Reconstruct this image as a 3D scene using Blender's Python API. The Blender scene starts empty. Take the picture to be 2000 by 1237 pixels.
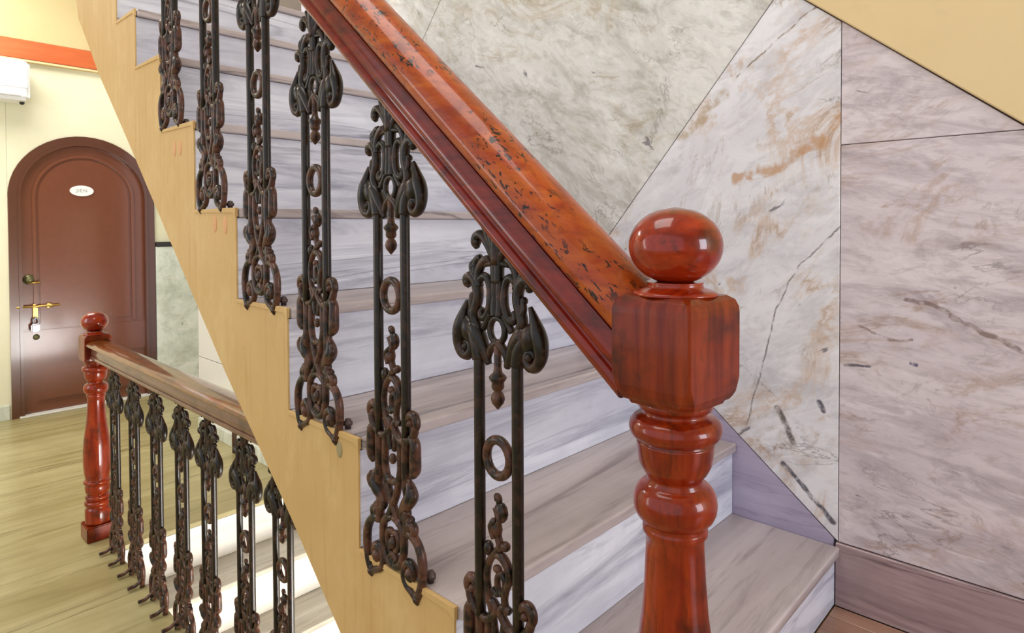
import bpy, bmesh, math, random
from mathutils import Vector, Matrix
random.seed(7)
C = bpy.context.scene.collection
PI = math.pi

# ------------------------------------------------------------ camera, world, lights, exposure
XS, W = 0.6154, 1.5839            # stringer face, stair wall
EYE = Vector((0, 0, 0.8904))
cam = bpy.data.cameras.new('camera'); co = bpy.data.objects.new('camera', cam); C.objects.link(co)
yaw, pit, rol = 0.819, -0.0209, -0.0042
F = Vector((math.sin(yaw)*math.cos(pit), math.cos(yaw)*math.cos(pit), math.sin(pit)))
Rt = Vector((math.cos(yaw), -math.sin(yaw), 0)); U = Rt.cross(F)
R2 = Rt*math.cos(rol)+U*math.sin(rol); U2 = -Rt*math.sin(rol)+U*math.cos(rol)
co.matrix_world = Matrix(((R2.x, U2.x, -F.x, EYE.x), (R2.y, U2.y, -F.y, EYE.y), (R2.z, U2.z, -F.z, EYE.z), (0, 0, 0, 1)))
cam.sensor_fit = 'HORIZONTAL'; cam.sensor_width = 36
cam.lens = 1232.24/2000*36
cam.shift_y = -150.02/2000
cam.clip_start = 0.02
bpy.context.scene.camera = co
vs = bpy.context.scene.view_settings
vs.view_transform = 'Standard'; vs.look = 'None'; vs.gamma = 1; vs.use_curve_mapping = False
vs.exposure = 0.10

wd = bpy.data.worlds.new('daylight'); bpy.context.scene.world = wd; wd.use_nodes = True
bg = wd.node_tree.nodes['Background']; bg.inputs[0].default_value = (0.93, 0.95, 1.0, 1); bg.inputs[1].default_value = 0.95

def area(name, loc, target, sx, sy, power, col):
    l = bpy.data.lights.new(name, 'AREA'); l.shape = 'RECTANGLE'; l.size = sx; l.size_y = sy
    l.energy = power; l.color = col
    o = bpy.data.objects.new(name, l); C.objects.link(o); o.location = loc
    o.rotation_euler = (Vector(target)-Vector(loc)).to_track_quat('-Z', 'Y').to_euler()
    return o
area('window_light', (1.0, -2.3, 1.15), (1.0, 1.5, 0.5), 0.9, 1.3, 40, (0.84, 0.89, 1.0))
area('stairwell_fill_light', (1.15, -0.3, -0.9), (1.15, 2.6, -0.7), 0.7, 1.0, 85, (1.0, 0.99, 0.97))  # added fill that whitens the lower steps; no window is known down there
area('corridor_fill_light', (0.3, 4.5, 2.7), (0.5, 4.7, 0), 1.4, 0.9, 46, (1.0, 0.98, 0.94))  # added fill to brighten the door wall, not a known ceiling lamp
area('corridor_window_light', (-1.7, 3.3, 1.2), (1.0, 4.2, 0.3), 1.2, 1.6, 26, (1.0, 0.98, 0.95))
area('landing_fill_light', (0.2, 1.0, 2.85), (0.9, 1.2, 0.0), 1.2, 1.2, 20, (1.0, 0.97, 0.93))  # fill added overhead for the stairs and marble wall, no lamp hangs there

# ------------------------------------------------------------ helpers
def lin(h):
    if isinstance(h, str): h = [int(h[i:i+2], 16) for i in (0, 2, 4)]
    return tuple(((c/255)/12.92 if c/255 <= .04045 else ((c/255+.055)/1.055)**2.4) for c in h)+(1,)

class NT:
    def __init__(s, name):
        s.m = bpy.data.materials.new(name); s.m.use_nodes = True
        s.t = s.m.node_tree; s.b = s.t.nodes['Principled BSDF']
    def n(s, kind, **kw):
        nd = s.t.nodes.new('ShaderNode'+kind)
        for k, v in kw.items():
            if k.startswith('i_'):
                nd.inputs[k[2:].replace('_', ' ')].default_value = v
            else: setattr(nd, k, v)
        return nd
    def l(s, a, b): s.t.links.new(a, b)
    def coord(s, scale=(1, 1, 1), rot=(0, 0, 0), rnd=True):
        tc = s.n('TexCoord'); mp = s.n('Mapping')
        mp.inputs['Scale'].default_value = scale; mp.inputs['Rotation'].default_value = rot
        # vector type POINT: scale first, then rotation; so rotate first in a mapping of its own
        if rot != (0, 0, 0):
            m0 = s.n('Mapping'); m0.inputs['Rotation'].default_value = rot; mp.inputs['Rotation'].default_value = (0, 0, 0)
            s.l(tc.outputs['Object'], m0.inputs[0]); src = m0.outputs[0]
        else: src = tc.outputs['Object']
        s.l(src, mp.inputs[0]); out = mp.outputs[0]
        if rnd:
            oi = s.n('ObjectInfo'); mu = s.n('Math', operation='MULTIPLY'); mu.inputs[1].default_value = 17.0
            s.l(oi.outputs['Random'], mu.inputs[0])
            ad = s.n('VectorMath', operation='ADD'); s.l(out, ad.inputs[0]); s.l(mu.outputs[0], ad.inputs[1]); out = ad.outputs[0]
        return out
    def noise(s, vec, scale, detail=5, rough=.6, dist=0):
        nd = s.n('TexNoise'); nd.inputs['Scale'].default_value = scale; nd.inputs['Detail'].default_value = detail
        nd.inputs['Roughness'].default_value = rough; nd.inputs['Distortion'].default_value = dist
        s.l(vec, nd.inputs['Vector']); return nd.outputs['Fac']
    def ramp(s, fac, stops, mode='LINEAR'):
        r = s.n('ValToRGB'); r.color_ramp.interpolation = mode; e = r.color_ramp.elements
        while len(e) < len(stops): e.new(.5)
        for k, (p, c) in enumerate(stops):
            e[k].position = p; e[k].color = c if len(c) == 4 else tuple(c)+(1,)
        s.l(fac, r.inputs[0]); return r.outputs[0]
    def mix(s, fac, a, b, mode='MIX'):
        m = s.n('Mix', data_type='RGBA', blend_type=mode)
        if isinstance(fac, (int, float)): m.inputs[0].default_value = fac
        else: s.l(fac, m.inputs[0])
        for v, i in ((a, 6), (b, 7)):
            if isinstance(v, tuple): m.inputs[i].default_value = v
            else: s.l(v, m.inputs[i])
        return m.outputs[2]
    def vein(s, vec, scale, width, detail=4, dist=.8, rough=.55):
        f = s.noise(vec, scale, detail, rough, dist)
        a = s.n('Math', operation='SUBTRACT'); s.l(f, a.inputs[0]); a.inputs[1].default_value = .5
        b = s.n('Math', operation='ABSOLUTE'); s.l(a.outputs[0], b.inputs[0])
        r = s.n('MapRange'); r.inputs['From Min'].default_value = 0; r.inputs['From Max'].default_value = width
        r.inputs['To Min'].default_value = 1; r.inputs['To Max'].default_value = 0
        s.l(b.outputs[0], r.inputs['Value']); return r.outputs[0]
    def mul(s, a, b):
        m = s.n('Math', operation='MULTIPLY'); s.l(a, m.inputs[0])
        if isinstance(b, (int, float)): m.inputs[1].default_value = b
        else: s.l(b, m.inputs[1])
        return m.outputs[0]
    def thr(s, f, lo, hi):
        r = s.n('MapRange'); r.inputs['From Min'].default_value = lo; r.inputs['From Max'].default_value = hi
        s.l(f, r.inputs['Value']); return r.outputs[0]
    def segs(s, P, width, wob=.012, wsc=16, soft=.5):
        """mask along a polyline given in wall coordinates (y, z), its edges broken by noise"""
        tc = s.n('TexCoord'); nz = s.n('TexNoise'); nz.inputs['Scale'].default_value = wsc; nz.inputs['Detail'].default_value = 5
        s.l(tc.outputs['Object'], nz.inputs['Vector'])
        sb = s.n('VectorMath', operation='SUBTRACT'); s.l(nz.outputs['Color'], sb.inputs[0]); sb.inputs[1].default_value = (.5, .5, .5)
        sc = s.n('VectorMath', operation='SCALE'); s.l(sb.outputs[0], sc.inputs[0]); sc.inputs['Scale'].default_value = wob*2
        ad = s.n('VectorMath', operation='ADD'); s.l(tc.outputs['Object'], ad.inputs[0]); s.l(sc.outputs[0], ad.inputs[1])
        ms = s.n('VectorMath', operation='MULTIPLY'); s.l(ad.outputs[0], ms.inputs[0]); ms.inputs[1].default_value = (0, 1, 1)
        best = None
        for a, b in zip(P[:-1], P[1:]):
            dy, dz = b[0]-a[0], b[1]-a[1]; L2 = dy*dy+dz*dz
            pa = s.n('VectorMath', operation='SUBTRACT'); s.l(ms.outputs[0], pa.inputs[0]); pa.inputs[1].default_value = (0, a[0], a[1])
            dt = s.n('VectorMath', operation='DOT_PRODUCT'); s.l(pa.outputs[0], dt.inputs[0]); dt.inputs[1].default_value = (0, dy/L2, dz/L2)
            cl = s.n('Clamp'); s.l(dt.outputs['Value'], cl.inputs[0])
            pr = s.n('VectorMath', operation='SCALE'); pr.inputs[0].default_value = (0, dy, dz); s.l(cl.outputs[0], pr.inputs['Scale'])
            df = s.n('VectorMath', operation='DISTANCE'); s.l(pa.outputs[0], df.inputs[0]); s.l(pr.outputs[0], df.inputs[1])
            if best is None: best = df.outputs['Value']
            else:
                mn = s.n('Math', operation='MINIMUM'); s.l(best, mn.inputs[0]); s.l(df.outputs['Value'], mn.inputs[1]); best = mn.outputs[0]
        r = s.n('MapRange'); r.inputs['From Min'].default_value = width*(1-soft); r.inputs['From Max'].default_value = width
        r.inputs['To Min'].default_value = 1; r.inputs['To Max'].default_value = 0; s.l(best, r.inputs['Value'])
        return r.outputs[0]
    def out(s, col, rough=.4, bump=None, bstr=.2, bdist=.002, coat=0, coatr=.1, metal=0, spec=.5):
        if isinstance(col, tuple): s.b.inputs['Base Color'].default_value = col
        else: s.l(col, s.b.inputs['Base Color'])
        if isinstance(rough, (int, float)): s.b.inputs['Roughness'].default_value = rough
        else: s.l(rough, s.b.inputs['Roughness'])
        s.b.inputs['Coat Weight'].default_value = coat; s.b.inputs['Coat Roughness'].default_value = coatr
        s.b.inputs['Metallic'].default_value = metal; s.b.inputs['Specular IOR Level'].default_value = spec
        if bump is not None:
            bn = s.n('Bump'); bn.inputs['Strength'].default_value = bstr; bn.inputs['Distance'].default_value = bdist
            s.l(bump, bn.inputs['Height']); s.l(bn.outputs[0], s.b.inputs['Normal'])
        return s.m

def marble(name, base, cloud, warm, grey, angle=0, warm_amt=.6, grey_amt=.6, stretch=2.6, white=None, marks=()):
    """veined wall marble; `angle` turns the veins in the plane of the wall (y, z)"""
    t = NT(name); v = t.coord((1, 1, stretch), (angle, 0, 0))
    c = t.mix(t.thr(t.noise(v, 1.7, 6, .62, 1.0), .40, .62), base, cloud)
    # broad soft streaks, then finer broken ones
    st1 = t.mul(t.thr(t.noise(v, 4.6, 9, .68, .8), .47, .66), grey_amt)
    c = t.mix(st1, c, grey)
    c = t.mix(t.mul(t.thr(t.noise(v, 13, 8, .7, .6), .50, .68), grey_amt*.55), c, tuple(x*.78 for x in grey[:3])+(1,))
    c = t.mix(t.mul(t.thr(t.noise(v, 7.5, 7, .7, .9), .54, .66), .6), c, white or lin('f2efee'))
    v2 = t.coord((1, 1, stretch*.7), (angle+.3, 0, 0))
    wm = t.mul(t.mul(t.vein(v2, 2.1, .05, 9, 1.0, .68), t.thr(t.noise(v2, 3.3, 6, .66, .5), .47, .60)), warm_amt)
    c = t.mix(wm, c, warm)
    wd_ = t.mul(t.mul(t.vein(v2, 2.1, .018, 9, 1.0, .68), t.thr(t.noise(v2, 6.0, 5, .66), .50, .60)), warm_amt*.8)
    c = t.mix(wd_, c, tuple(x*.5 for x in warm[:3])+(1,))
    v3 = t.coord((1, 1, 1.5), (angle-.25, 0, 0))
    msk = t.thr(t.noise(v3, 3.0, 3, .5), .52, .60)
    c = t.mix(t.mul(t.mul(t.vein(v3, 1.5, .006, 9, .7, .62), msk), .6), c, lin('6d625f'))
    sp = t.mul(t.thr(t.noise(v, 9, 4, .6, .7), .685, .715), .75)
    c = t.mix(sp, c, lin('5b5560'))
    for P, w_, wob, col, amt in marks:
        c = t.mix(t.mul(t.mul(t.segs(P, w_, wob), t.thr(t.noise(t.coord((1, 1, 1), rnd=False), 38, 5, .6), .35, .55)), amt), c, lin(col))
    return t.out(c, .3, spec=.4)

def streak(name, base, light, dark, vein, axis=0, dens=1.0, rough=.3, dark_amt=.7):
    """banded step marble: streaks run along one axis"""
    sc = [14*dens]*3; sc[axis] = 1.1*dens
    t = NT(name); v = t.coord(tuple(sc))
    c = t.mix(t.thr(t.noise(v, 1.0, 6, .62, .6), .35, .65), base, light)
    c = t.mix(t.mul(t.thr(t.noise(v, 1.9, 8, .7, .8), .50, .70), dark_amt), c, dark)
    sc2 = [s*.75 for s in sc]; v2 = t.coord(tuple(sc2))
    c = t.mix(t.mul(t.mul(t.vein(v2, 1.0, .018, 6, .8), t.thr(t.noise(v2, .5, 2, .5), .45, .6)), .75), c, vein)
    v3 = t.coord((3, 3, 3))
    c = t.mix(t.mul(t.thr(t.noise(v3, 1.4, 5, .6, .4), .45, .7), .25), c, dark)
    return t.out(c, rough, spec=.45)

CHIP0 = .585
def wood(name, base, light, dark, grain_axis, chips=False, coat=1.0, rough=.28):
    sc = [38]*3; sc[grain_axis] = 3.2
    t = NT(name); v = t.coord(tuple(sc))
    c = t.mix(t.thr(t.noise(v, 1.0, 5, .6, .9), .35, .7), base, light)
    c = t.mix(t.mul(t.thr(t.noise(v, 1.6, 7, .7, .6), .52, .72), .75), c, dark)
    v3 = t.coord((1, 1, 1)); blot = t.noise(v3, 16, 5, .6, .3)
    c = t.mix(t.mul(t.thr(blot, .50, .68), .7), c, dark)
    h = None
    if chips:
        a = 0.718; v4 = t.coord((95, 55, 170), (-a, 0, 0), rnd=False)
        cm = t.thr(t.noise(v4, 1.0, 3, .6, .7), CHIP0, CHIP0+.02)
        big = t.thr(t.noise(v3, 6, 3, .5), .44, .50)
        h = t.mul(cm, big); c = t.mix(h, c, lin('2a100c'))
        iv = t.n('Math', operation='SUBTRACT'); iv.inputs[0].default_value = 1; t.l(h, iv.inputs[1]); h = iv.outputs[0]
    return t.out(c, rough, h, .5, .0015, coat, .06, spec=.2)

def plaster(name, col, col2, bump=.25, drips=False):
    t = NT(name); v = t.coord((1, 1, 1), rnd=False)
    c = t.mix(t.thr(t.noise(v, 1.6, 4, .6), .4, .65), col, col2)
    c = t.mix(t.mul(t.thr(t.noise(v, 14, 5, .65), .58, .8), .25), c, tuple(x*.72 for x in col[:3])+(1,))
    if drips:
        vd = t.coord((60, 60, 3.0), rnd=False)
        c = t.mix(t.mul(t.thr(t.noise(vd, 1, 4, .6), .54, .70), .35), c, lin('b58a54'))
        c = t.mix(t.mul(t.thr(t.noise(t.coord((9, 9, 5), rnd=False), 1, 6, .7), .5, .66), .35), c, lin('e2c690'))
    vb = t.coord((40, 40, 16), rnd=False)
    return t.out(c, .62, t.noise(vb, 1.0, 4, .5), bump, .003, spec=.3)

def flat(name, col, rough=.5, metal=0, coat=0, var=.12):
    t = NT(name); v = t.coord((1, 1, 1))
    c = t.mix(t.mul(t.noise(v, 22, 4, .6), var*2), col, tuple(x*.6 for x in col[:3])+(1,))
    return t.out(c, rough, metal=metal, coat=coat)

def iron(name, rust_amt, lo, hi):
    t = NT(name); v = t.coord((1, 1, 1), rnd=False)
    n = t.noise(v, 42, 5, .6, .3)
    c = t.mix(t.mul(t.thr(n, lo, hi), rust_amt), lin('120806'), lin('5c382b'))
    c = t.mix(t.mul(t.thr(t.noise(v, 90, 3, .6), .56, .7), .35*rust_amt), c, lin('7c5644'))
    r = t.thr(n, .3, .8)
    rr = t.n('MapRange'); rr.inputs['To Min'].default_value = .36; rr.inputs['To Max'].default_value = .5; t.l(r, rr.inputs['Value'])
    return t.out(c, rr.outputs[0], n, .35, .0012, coat=.35, coatr=.22, spec=.26)

M = {}
MARK = dict(bold=[(.568, .304), (.535, .268), (.513, .249), (.478, .222), (.455, .196)],
            crack=[(.443, .89), (.534, .792), (.592, .662), (.629, .503), (.658, .373)],
            top=[(.493, 1.405), (.585, 1.349), (.687, 1.272)],
            warm=[(.687, 1.01), (.571, 1.041), (.489, 1.09), (.445, 1.138)], warm2=[(.845, 1.13), (.79, 1.18), (.72, 1.235)],
            spot=[(.484, .470), (.476, .452)], spot2=[(.58, .44), (.56, .40), (.545, .36)],
            r1=[(.31, .73), (.253, .717), (.191, .68), (.11, .643)], r2=[(.43, .568), (.381, .573)], r3=[(.297, .592), (.288, .590)],
            r4=[(.40, .665), (.36, .64), (.30, .64)])

M['slab_warm'] = marble('olive_grey_marble', lin('e6e5e2'), lin('d4d2cd'), lin('b09a70'), lin('a6a196'), -.62, .45, .75, 2.6, lin('f0eeea'))
M['slab_mid'] = marble('white_marble_warm_veins', lin('ecebef'), lin('dfdde3'), lin('c79e74'), lin('b3afb4'), .5, .55, .55, 2.2, lin('f3f1f4'), [
    (MARK['bold'], .0075, .010, '57545f', .95), (MARK['crack'], .0026, .014, '857c7c', .9), (MARK['top'], .003, .012, '8d7764', .9),
    (MARK['warm'], .018, .03, 'c2956a', .8), (MARK['warm2'], .016, .03, 'b39a78', .7), (MARK['spot'], .008, .008, '565160', .95), (MARK['spot2'], .010, .012, '5a5048', .9)])
M['slab_right'] = marble('lilac_white_marble', lin('dfd4d8'), lin('cfc2c8'), lin('ad8a70'), lin('a3959b'), -.14, .5, .75, 3.6, lin('ebe2e6'), [
    (MARK['r1'], .006, .02, '806a64', .85), (MARK['r2'], .004, .006, '5c5660', .9), (MARK['r3'], .005, .006, '4f4a6e', .9), (MARK['r4'], .004, .02, '8a746c', .8)])
M['skirt'] = streak('lilac_streaked_marble', lin('a79cb6'), lin('bdb4cc'), lin('857a98'), lin('655c74'), 1)
M['riser'] = streak('blue_white_streaked_marble', lin('c6c6d4'), lin('e8eaf5'), lin('8c8ca0'), lin('605f72'), 0, .6, dark_amt=.85)
M['tread'] = streak('taupe_streaked_marble', lin('ab9e9e'), lin('c6bbbb'), lin('776967'), lin('433a3a'), 0, .6, dark_amt=.9)
M['lower_riser'] = streak('white_marble', lin('e4e2dc'), lin('f0eee8'), lin('c9c6bd'), lin('9d9a90'), 0, .7, dark_amt=.4)
M['lower_tread'] = streak('grey_marble', lin('b4aca0'), lin('cdc7bb'), lin('8d857a'), lin('6c655c'), 0, .8)
M['floor_green'] = streak('olive_streaked_marble', lin('a4986a'), lin('bab084'), lin('807242'), lin('5c4e2a'), 0, .5, .3)
M['floor_brown'] = streak('brown_streaked_marble', lin('9c7460'), lin('b28c76'), lin('704c3c'), lin('40281e'), 1, .9)
M['base_brown'] = streak('purple_brown_streaked_marble', lin('a18a8c'), lin('b59d9e'), lin('7c6469'), lin('5a4548'), 1, .9)
M['wainscot'] = marble('pale_green_marble', lin('e2e6dc'), lin('d4dacd'), lin('b3b095'), lin('a3a99c'), 1.35, .3, .5, 3)
M['white_tile'] = flat('glossy_white_tile', lin('ecebe6'), .18, coat=.4, var=.03)
M['plaster'] = plaster('ochre_plaster', lin('d2ae78'), lin('c9a66c'), .35, True)
M['soffit'] = plaster('smooth_ochre_paint', lin('e6cd9c'), lin('e0c694'), .12)
M['cream'] = plaster('cream_paint', lin('e6e2c6'), lin('dedabd'), .15)
M['beam'] = plaster('beige_beam_paint', lin('c9b585'), lin('cdbb8c'), .15)
M['ceil'] = plaster('white_ceiling_paint', lin('e6e0d0'), lin('e0dac8'), .1)
M['backing'] = flat('joint_mortar', lin('847870'), .8)
M['band'] = (lambda t: t.out(t.ramp(t.noise(t.coord((3, 1, 30), rnd=False), 1.0, 4, .6), [(.35, lin('bf5826')), (.6, lin('c76432')), (.8, lin('ad4c22'))]), .45))(NT('orange_red_paint'))
M['newel'] = wood('mahogany_varnish', lin('7a1c05'), lin('9e360b'), lin('260602'), 2, coat=.5)
M['block'] = wood('mahogany_block_grain', lin('681806'), lin('8e350f'), lin('1e0603'), 2, coat=.3)
M['ball'] = wood('mahogany_ball', lin('861a04'), lin('aa3408'), lin('280502'), 0, coat=.7)
M['crown'] = wood('worn_orange_mahogany', lin('9a340c'), lin('b65a18'), lin('6a1c08'), 1, True, .4, .36)
M['crown_low'] = wood('old_brown_varnish', lin('6a3512'), lin('8a5222'), lin('3a1a0a'), 1, coat=.8)
M['body_low'] = wood('pale_worn_brown_varnish', lin('6c4034'), lin('8c6454'), lin('42221a'), 1, coat=.7)
M['rail_body'] = wood('deep_red_mahogany', lin('681206'), lin('8a220c'), lin('2e0705'), 1, coat=.55)
M['iron_bar'] = iron('black_painted_iron', .35, .5, .75)
M['iron_rust'] = iron('rusty_black_iron', .95, .42, .58)
M['iron_top'] = iron('dark_cast_iron_with_rust_tints', .6, .48, .7)
M['bolt'] = flat('tarnished_bolt', lin('5a4a48'), .5, .6)
M['door'] = flat('brown_painted_door_wood', lin('74412c'), .25, coat=.5, var=.25)
M['door_frame'] = flat('dark_brown_door_frame_wood', lin('5a3222'), .28, coat=.6, var=.2)
M['brass'] = flat('brass', lin('c9a45c'), .25, .9)
M['steel'] = flat('dull_steel', lin('9a9aa0'), .35, .8)
M['bronze'] = flat('green_bronze', lin('6e6a48'), .4, .6)
M['white'] = flat('white_enamel', lin('f0efec'), .3, var=.02)
M['ac_white'] = flat('white_plastic', lin('f2f2f2'), .35, var=.02)
M['grey_print'] = flat('grey_print', lin('8f9490'), .6)
M['black_trim'] = flat('black_stone', lin('2a2422'), .35)
M['daub_grey'] = flat('grey_mortar', lin('a2946e'), .8)
M['daub_peach'] = flat('peach_filler', lin('dfa878'), .7)
M['stick'] = flat('dark_brown_stick', lin('4b2f1c'), .5)

def link(name, me, mat=None, parent=None, loc=None, rot=None):
    o = bpy.data.objects.new(name, me); C.objects.link(o)
    if mat is not None and me is not None and len(me.materials) == 0: me.materials.append(mat)
    if parent: o.parent = parent
    if loc: o.location = loc
    if rot: o.rotation_euler = rot
    return o
def mesh(name, vs_, fs, smooth=False):
    me = bpy.data.meshes.new(name); me.from_pydata([tuple(v) for v in vs_], [], fs); me.update()
    bm = bmesh.new(); bm.from_mesh(me); bmesh.ops.recalc_face_normals(bm, faces=bm.faces); bm.to_mesh(me); bm.free()
    if smooth:
        for p in me.polygons: p.use_smooth = True
    return me
def box(name, a, b, mat, parent=None, bevel=0.0, seg=1):
    a = Vector(a); b = Vector(b); c = (a+b)/2; d = b-a
    bm = bmesh.new(); bmesh.ops.create_cube(bm, size=1)
    for v in bm.verts: v.co = Vector((v.co.x*d.x, v.co.y*d.y, v.co.z*d.z))
    if bevel: bmesh.ops.bevel(bm, geom=bm.edges[:], offset=bevel, segments=seg, affect='EDGES', profile=.5)
    me = bpy.data.meshes.new(name); bm.to_mesh(me); bm.free()
    return link(name, me, mat, parent, c if not parent else c-parent.location)
def prism(name, poly, x0, x1, mat, parent=None, bevel=0.0, seg=1):
    """polygon in (y, z) extruded along x"""
    bm = bmesh.new()
    f = bm.faces.new([bm.verts.new((x0, y, z)) for y, z in poly])
    r = bmesh.ops.extrude_face_region(bm, geom=[f])
    for v in r['geom']:
        if isinstance(v, bmesh.types.BMVert): v.co.x = x1
    bmesh.ops.recalc_face_normals(bm, faces=bm.faces)
    if bevel: bmesh.ops.bevel(bm, geom=bm.edges[:], offset=bevel, segments=seg, affect='EDGES', profile=.5)
    me = bpy.data.meshes.new(name); bm.to_mesh(me); bm.free()
    off = -parent.location if parent else Vector((0, 0, 0))
    return link(name, me, mat, parent, off)
def lathe(name, prof, mat, parent=None, loc=(0, 0, 0), seg=40, rot=None):
    vs_, fs = [], []
    for r, z in prof:
        for k in range(seg):
            a = 2*PI*k/seg; vs_.append((r*math.cos(a), r*math.sin(a), z))
    for i in range(len(prof)-1):
        for k in range(seg):
            fs.append((i*seg+k, i*seg+(k+1) % seg, (i+1)*seg+(k+1) % seg, (i+1)*seg+k))
    fs.append(tuple(range(seg))); fs.append(tuple(range((len(prof)-1)*seg, len(prof)*seg)))
    me = mesh(name, vs_, fs, True)
    for p in me.polygons:
        if len(p.vertices) > 4: p.use_smooth = False
    return link(name, me, mat, parent, loc, rot)
def root(name, label, cat, loc=(0, 0, 0), rz=0, group=None):
    o = bpy.data.objects.new(name, None); C.objects.link(o); o.location = loc; o.rotation_euler = (0, 0, rz)
    o.empty_display_size = .1
    o['label'] = label; o['category'] = cat
    if group: o['group'] = group
    return o
def tag(o, label, cat, group=None):
    o['label'] = label; o['category'] = cat
    if group: o['group'] = group
    return o
def struct(o): o['kind'] = 'structure'; return o
def crom(pts, n=5):
    P = [pts[0]]+list(pts)+[pts[-1]]; out = []
    for i in range(1, len(P)-2):
        for k in range(n):
            t = k/n
            out.append(tuple(.5*((2*P[i][j])+(-P[i-1][j]+P[i+1][j])*t+(2*P[i-1][j]-5*P[i][j]+4*P[i+1][j]-P[i+2][j])*t*t+(-P[i-1][j]+3*P[i][j]-3*P[i+1][j]+P[i+2][j])*t**3) for j in range(len(P[0]))))
    out.append(tuple(P[-2])); return out
GIRTH = 1.3
class Strokes:
    """swept tapering strokes in the (u, v) plane; u runs along y, v along z, depth along x"""
    def __init__(s): s.v = []; s.f = []
    def add(s, pts, r, mirror=True, dx=0, n=5, flat_=1.0, seg=8, taper=None):
        for sg in ((1, -1) if mirror else (1,)):
            P = crom([(sg*p[0], p[1], (p[2] if len(p) > 2 else 1.0)) for p in pts], n)
            base = len(s.v); N = len(P)
            for i, (u, v, k) in enumerate(P):
                a = P[max(0, i-1)]; b = P[min(N-1, i+1)]
                tu, tv = b[0]-a[0], b[1]-a[1]; L = math.hypot(tu, tv) or 1; nu, nv = -tv/L, tu/L
                rr = r*k*GIRTH
                if taper: rr *= taper[0]+(taper[1]-taper[0])*i/(N-1)
                for q in range(seg):
                    an = 2*PI*q/seg
                    s.v.append((dx+rr*flat_*math.sin(an), u+nu*rr*math.cos(an), v+nv*rr*math.cos(an)))
            for i in range(N-1):
                for q in range(seg):
                    s.f.append((base+i*seg+q, base+i*seg+(q+1) % seg, base+(i+1)*seg+(q+1) % seg, base+(i+1)*seg+q))
            s.f.append(tuple(range(base, base+seg))); s.f.append(tuple(range(base+(N-1)*seg, base+N*seg)))
    def blob(s, u, v, ru, rv, rx=None, mirror=True, dx=0, seg=10, rings=6):
        rx = rx or min(ru, rv)
        for sg in ((1, -1) if mirror else (1,)):
            base = len(s.v)
            for i in range(rings+1):
                th = PI*i/rings
                for q in range(seg):
                    an = 2*PI*q/seg
                    s.v.append((dx+rx*math.sin(th)*math.cos(an), sg*u+ru*math.sin(th)*math.sin(an), v+rv*math.cos(th)))
            for i in range(rings):
                for q in range(seg):
                    s.f.append((base+i*seg+q, base+i*seg+(q+1) % seg, base+(i+1)*seg+(q+1) % seg, base+(i+1)*seg+q))
    def ring(s, u, v, ru, rv, r, dx=0, n=28, seg=8, mirror=False):
        for sg in ((1, -1) if mirror else (1,)):
            base = len(s.v)
            for i in range(n):
                a = 2*PI*i/n; cu, cv = math.cos(a), math.sin(a)
                for q in range(seg):
                    b = 2*PI*q/seg
                    s.v.append((dx+r*math.sin(b), sg*u+(ru+r*math.cos(b))*cu, v+(rv+r*math.cos(b))*cv))
            for i in range(n):
                for q in range(seg):
                    s.f.append((base+i*seg+q, base+i*seg+(q+1) % seg, base+((i+1) % n)*seg+(q+1) % seg, base+((i+1) % n)*seg+q))
    def lathe(s, prof, u=0, seg=12):
        base = len(s.v)
        for r, z in prof:
            for q in range(seg):
                a = 2*PI*q/seg; s.v.append((r*math.cos(a), u+r*math.sin(a), z))
        for i in range(len(prof)-1):
            for q in range(seg):
                s.f.append((base+i*seg+q, base+i*seg+(q+1) % seg, base+(i+1)*seg+(q+1) % seg, base+(i+1)*seg+q))
        s.f.append(tuple(range(base, base+seg))); s.f.append(tuple(range(base+(len(prof)-1)*seg, base+len(prof)*seg)))
    def build(s, name, mat, parent, clip=None):
        me = bpy.data.meshes.new(name); me.from_pydata(s.v, [], s.f); me.update()
        bm = bmesh.new(); bm.from_mesh(me); bmesh.ops.recalc_face_normals(bm, faces=bm.faces)
        bm.to_mesh(me); bm.free()
        for p in me.polygons: p.use_smooth = True
        return link(name, me, mat, parent)

# ------------------------------------------------------------ dimensions taken from the photograph
Y = [None, .449, .697, .947, 1.197, 1.431, 1.669, 1.901, 2.110, 2.29]      # front of each riser
Z = [0, .139, .326, .521, .728, .935, 1.159, 1.369, 1.543, 1.73]           # top of each tread
SLOPE = .835
rake = lambda y: 1.428+SLOPE*(y-.525)
skirt = lambda y: .1537+SLOPE*(y-.4486)
ZL = -.401                        # corridor floor
YD = 5.377                        # wall with the door

# ------------------------------------------------------------ setting
# stair wall: backing, marble slabs, painted field above the raking edge
wr = struct(box('wall_right', (W+.016, -2.7, -2.6), (W+.20, 4.3, 3.05), M['backing']))
g = .0008
def slab(poly, mat): return prism('marble_slab', poly, W, W+.0145, M[mat], wr, .0012)
slab([(.442-g, .151), (.442-g, 1.0745), (.1035, 1.0745), (-.2+g, rake(-.2)), (-.2+g, .151)], 'slab_right')
slab([(.442-g, 1.0760), (.442-g, rake(.442)), (.1055, 1.0760)], 'slab_right')
slab([(-.2-g, .151), (-.2-g, rake(-.2)), (-.86, rake(-.86)), (-.86, .151)], 'slab_right')
def joint_at(y0, z0):             # a joint square to the rake: its ends on the skirting line and on the rake
    k = z0+1.2*y0
    yr = (k-rake(0))/(SLOPE+1.2); ysk = (k-skirt(0))/(SLOPE+1.2)
    return (yr, rake(yr)), (ysk, skirt(ysk))
prev_r, prev_s = (.442+g, rake(.442)), (.442+g, skirt(.442)+.003)
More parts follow.
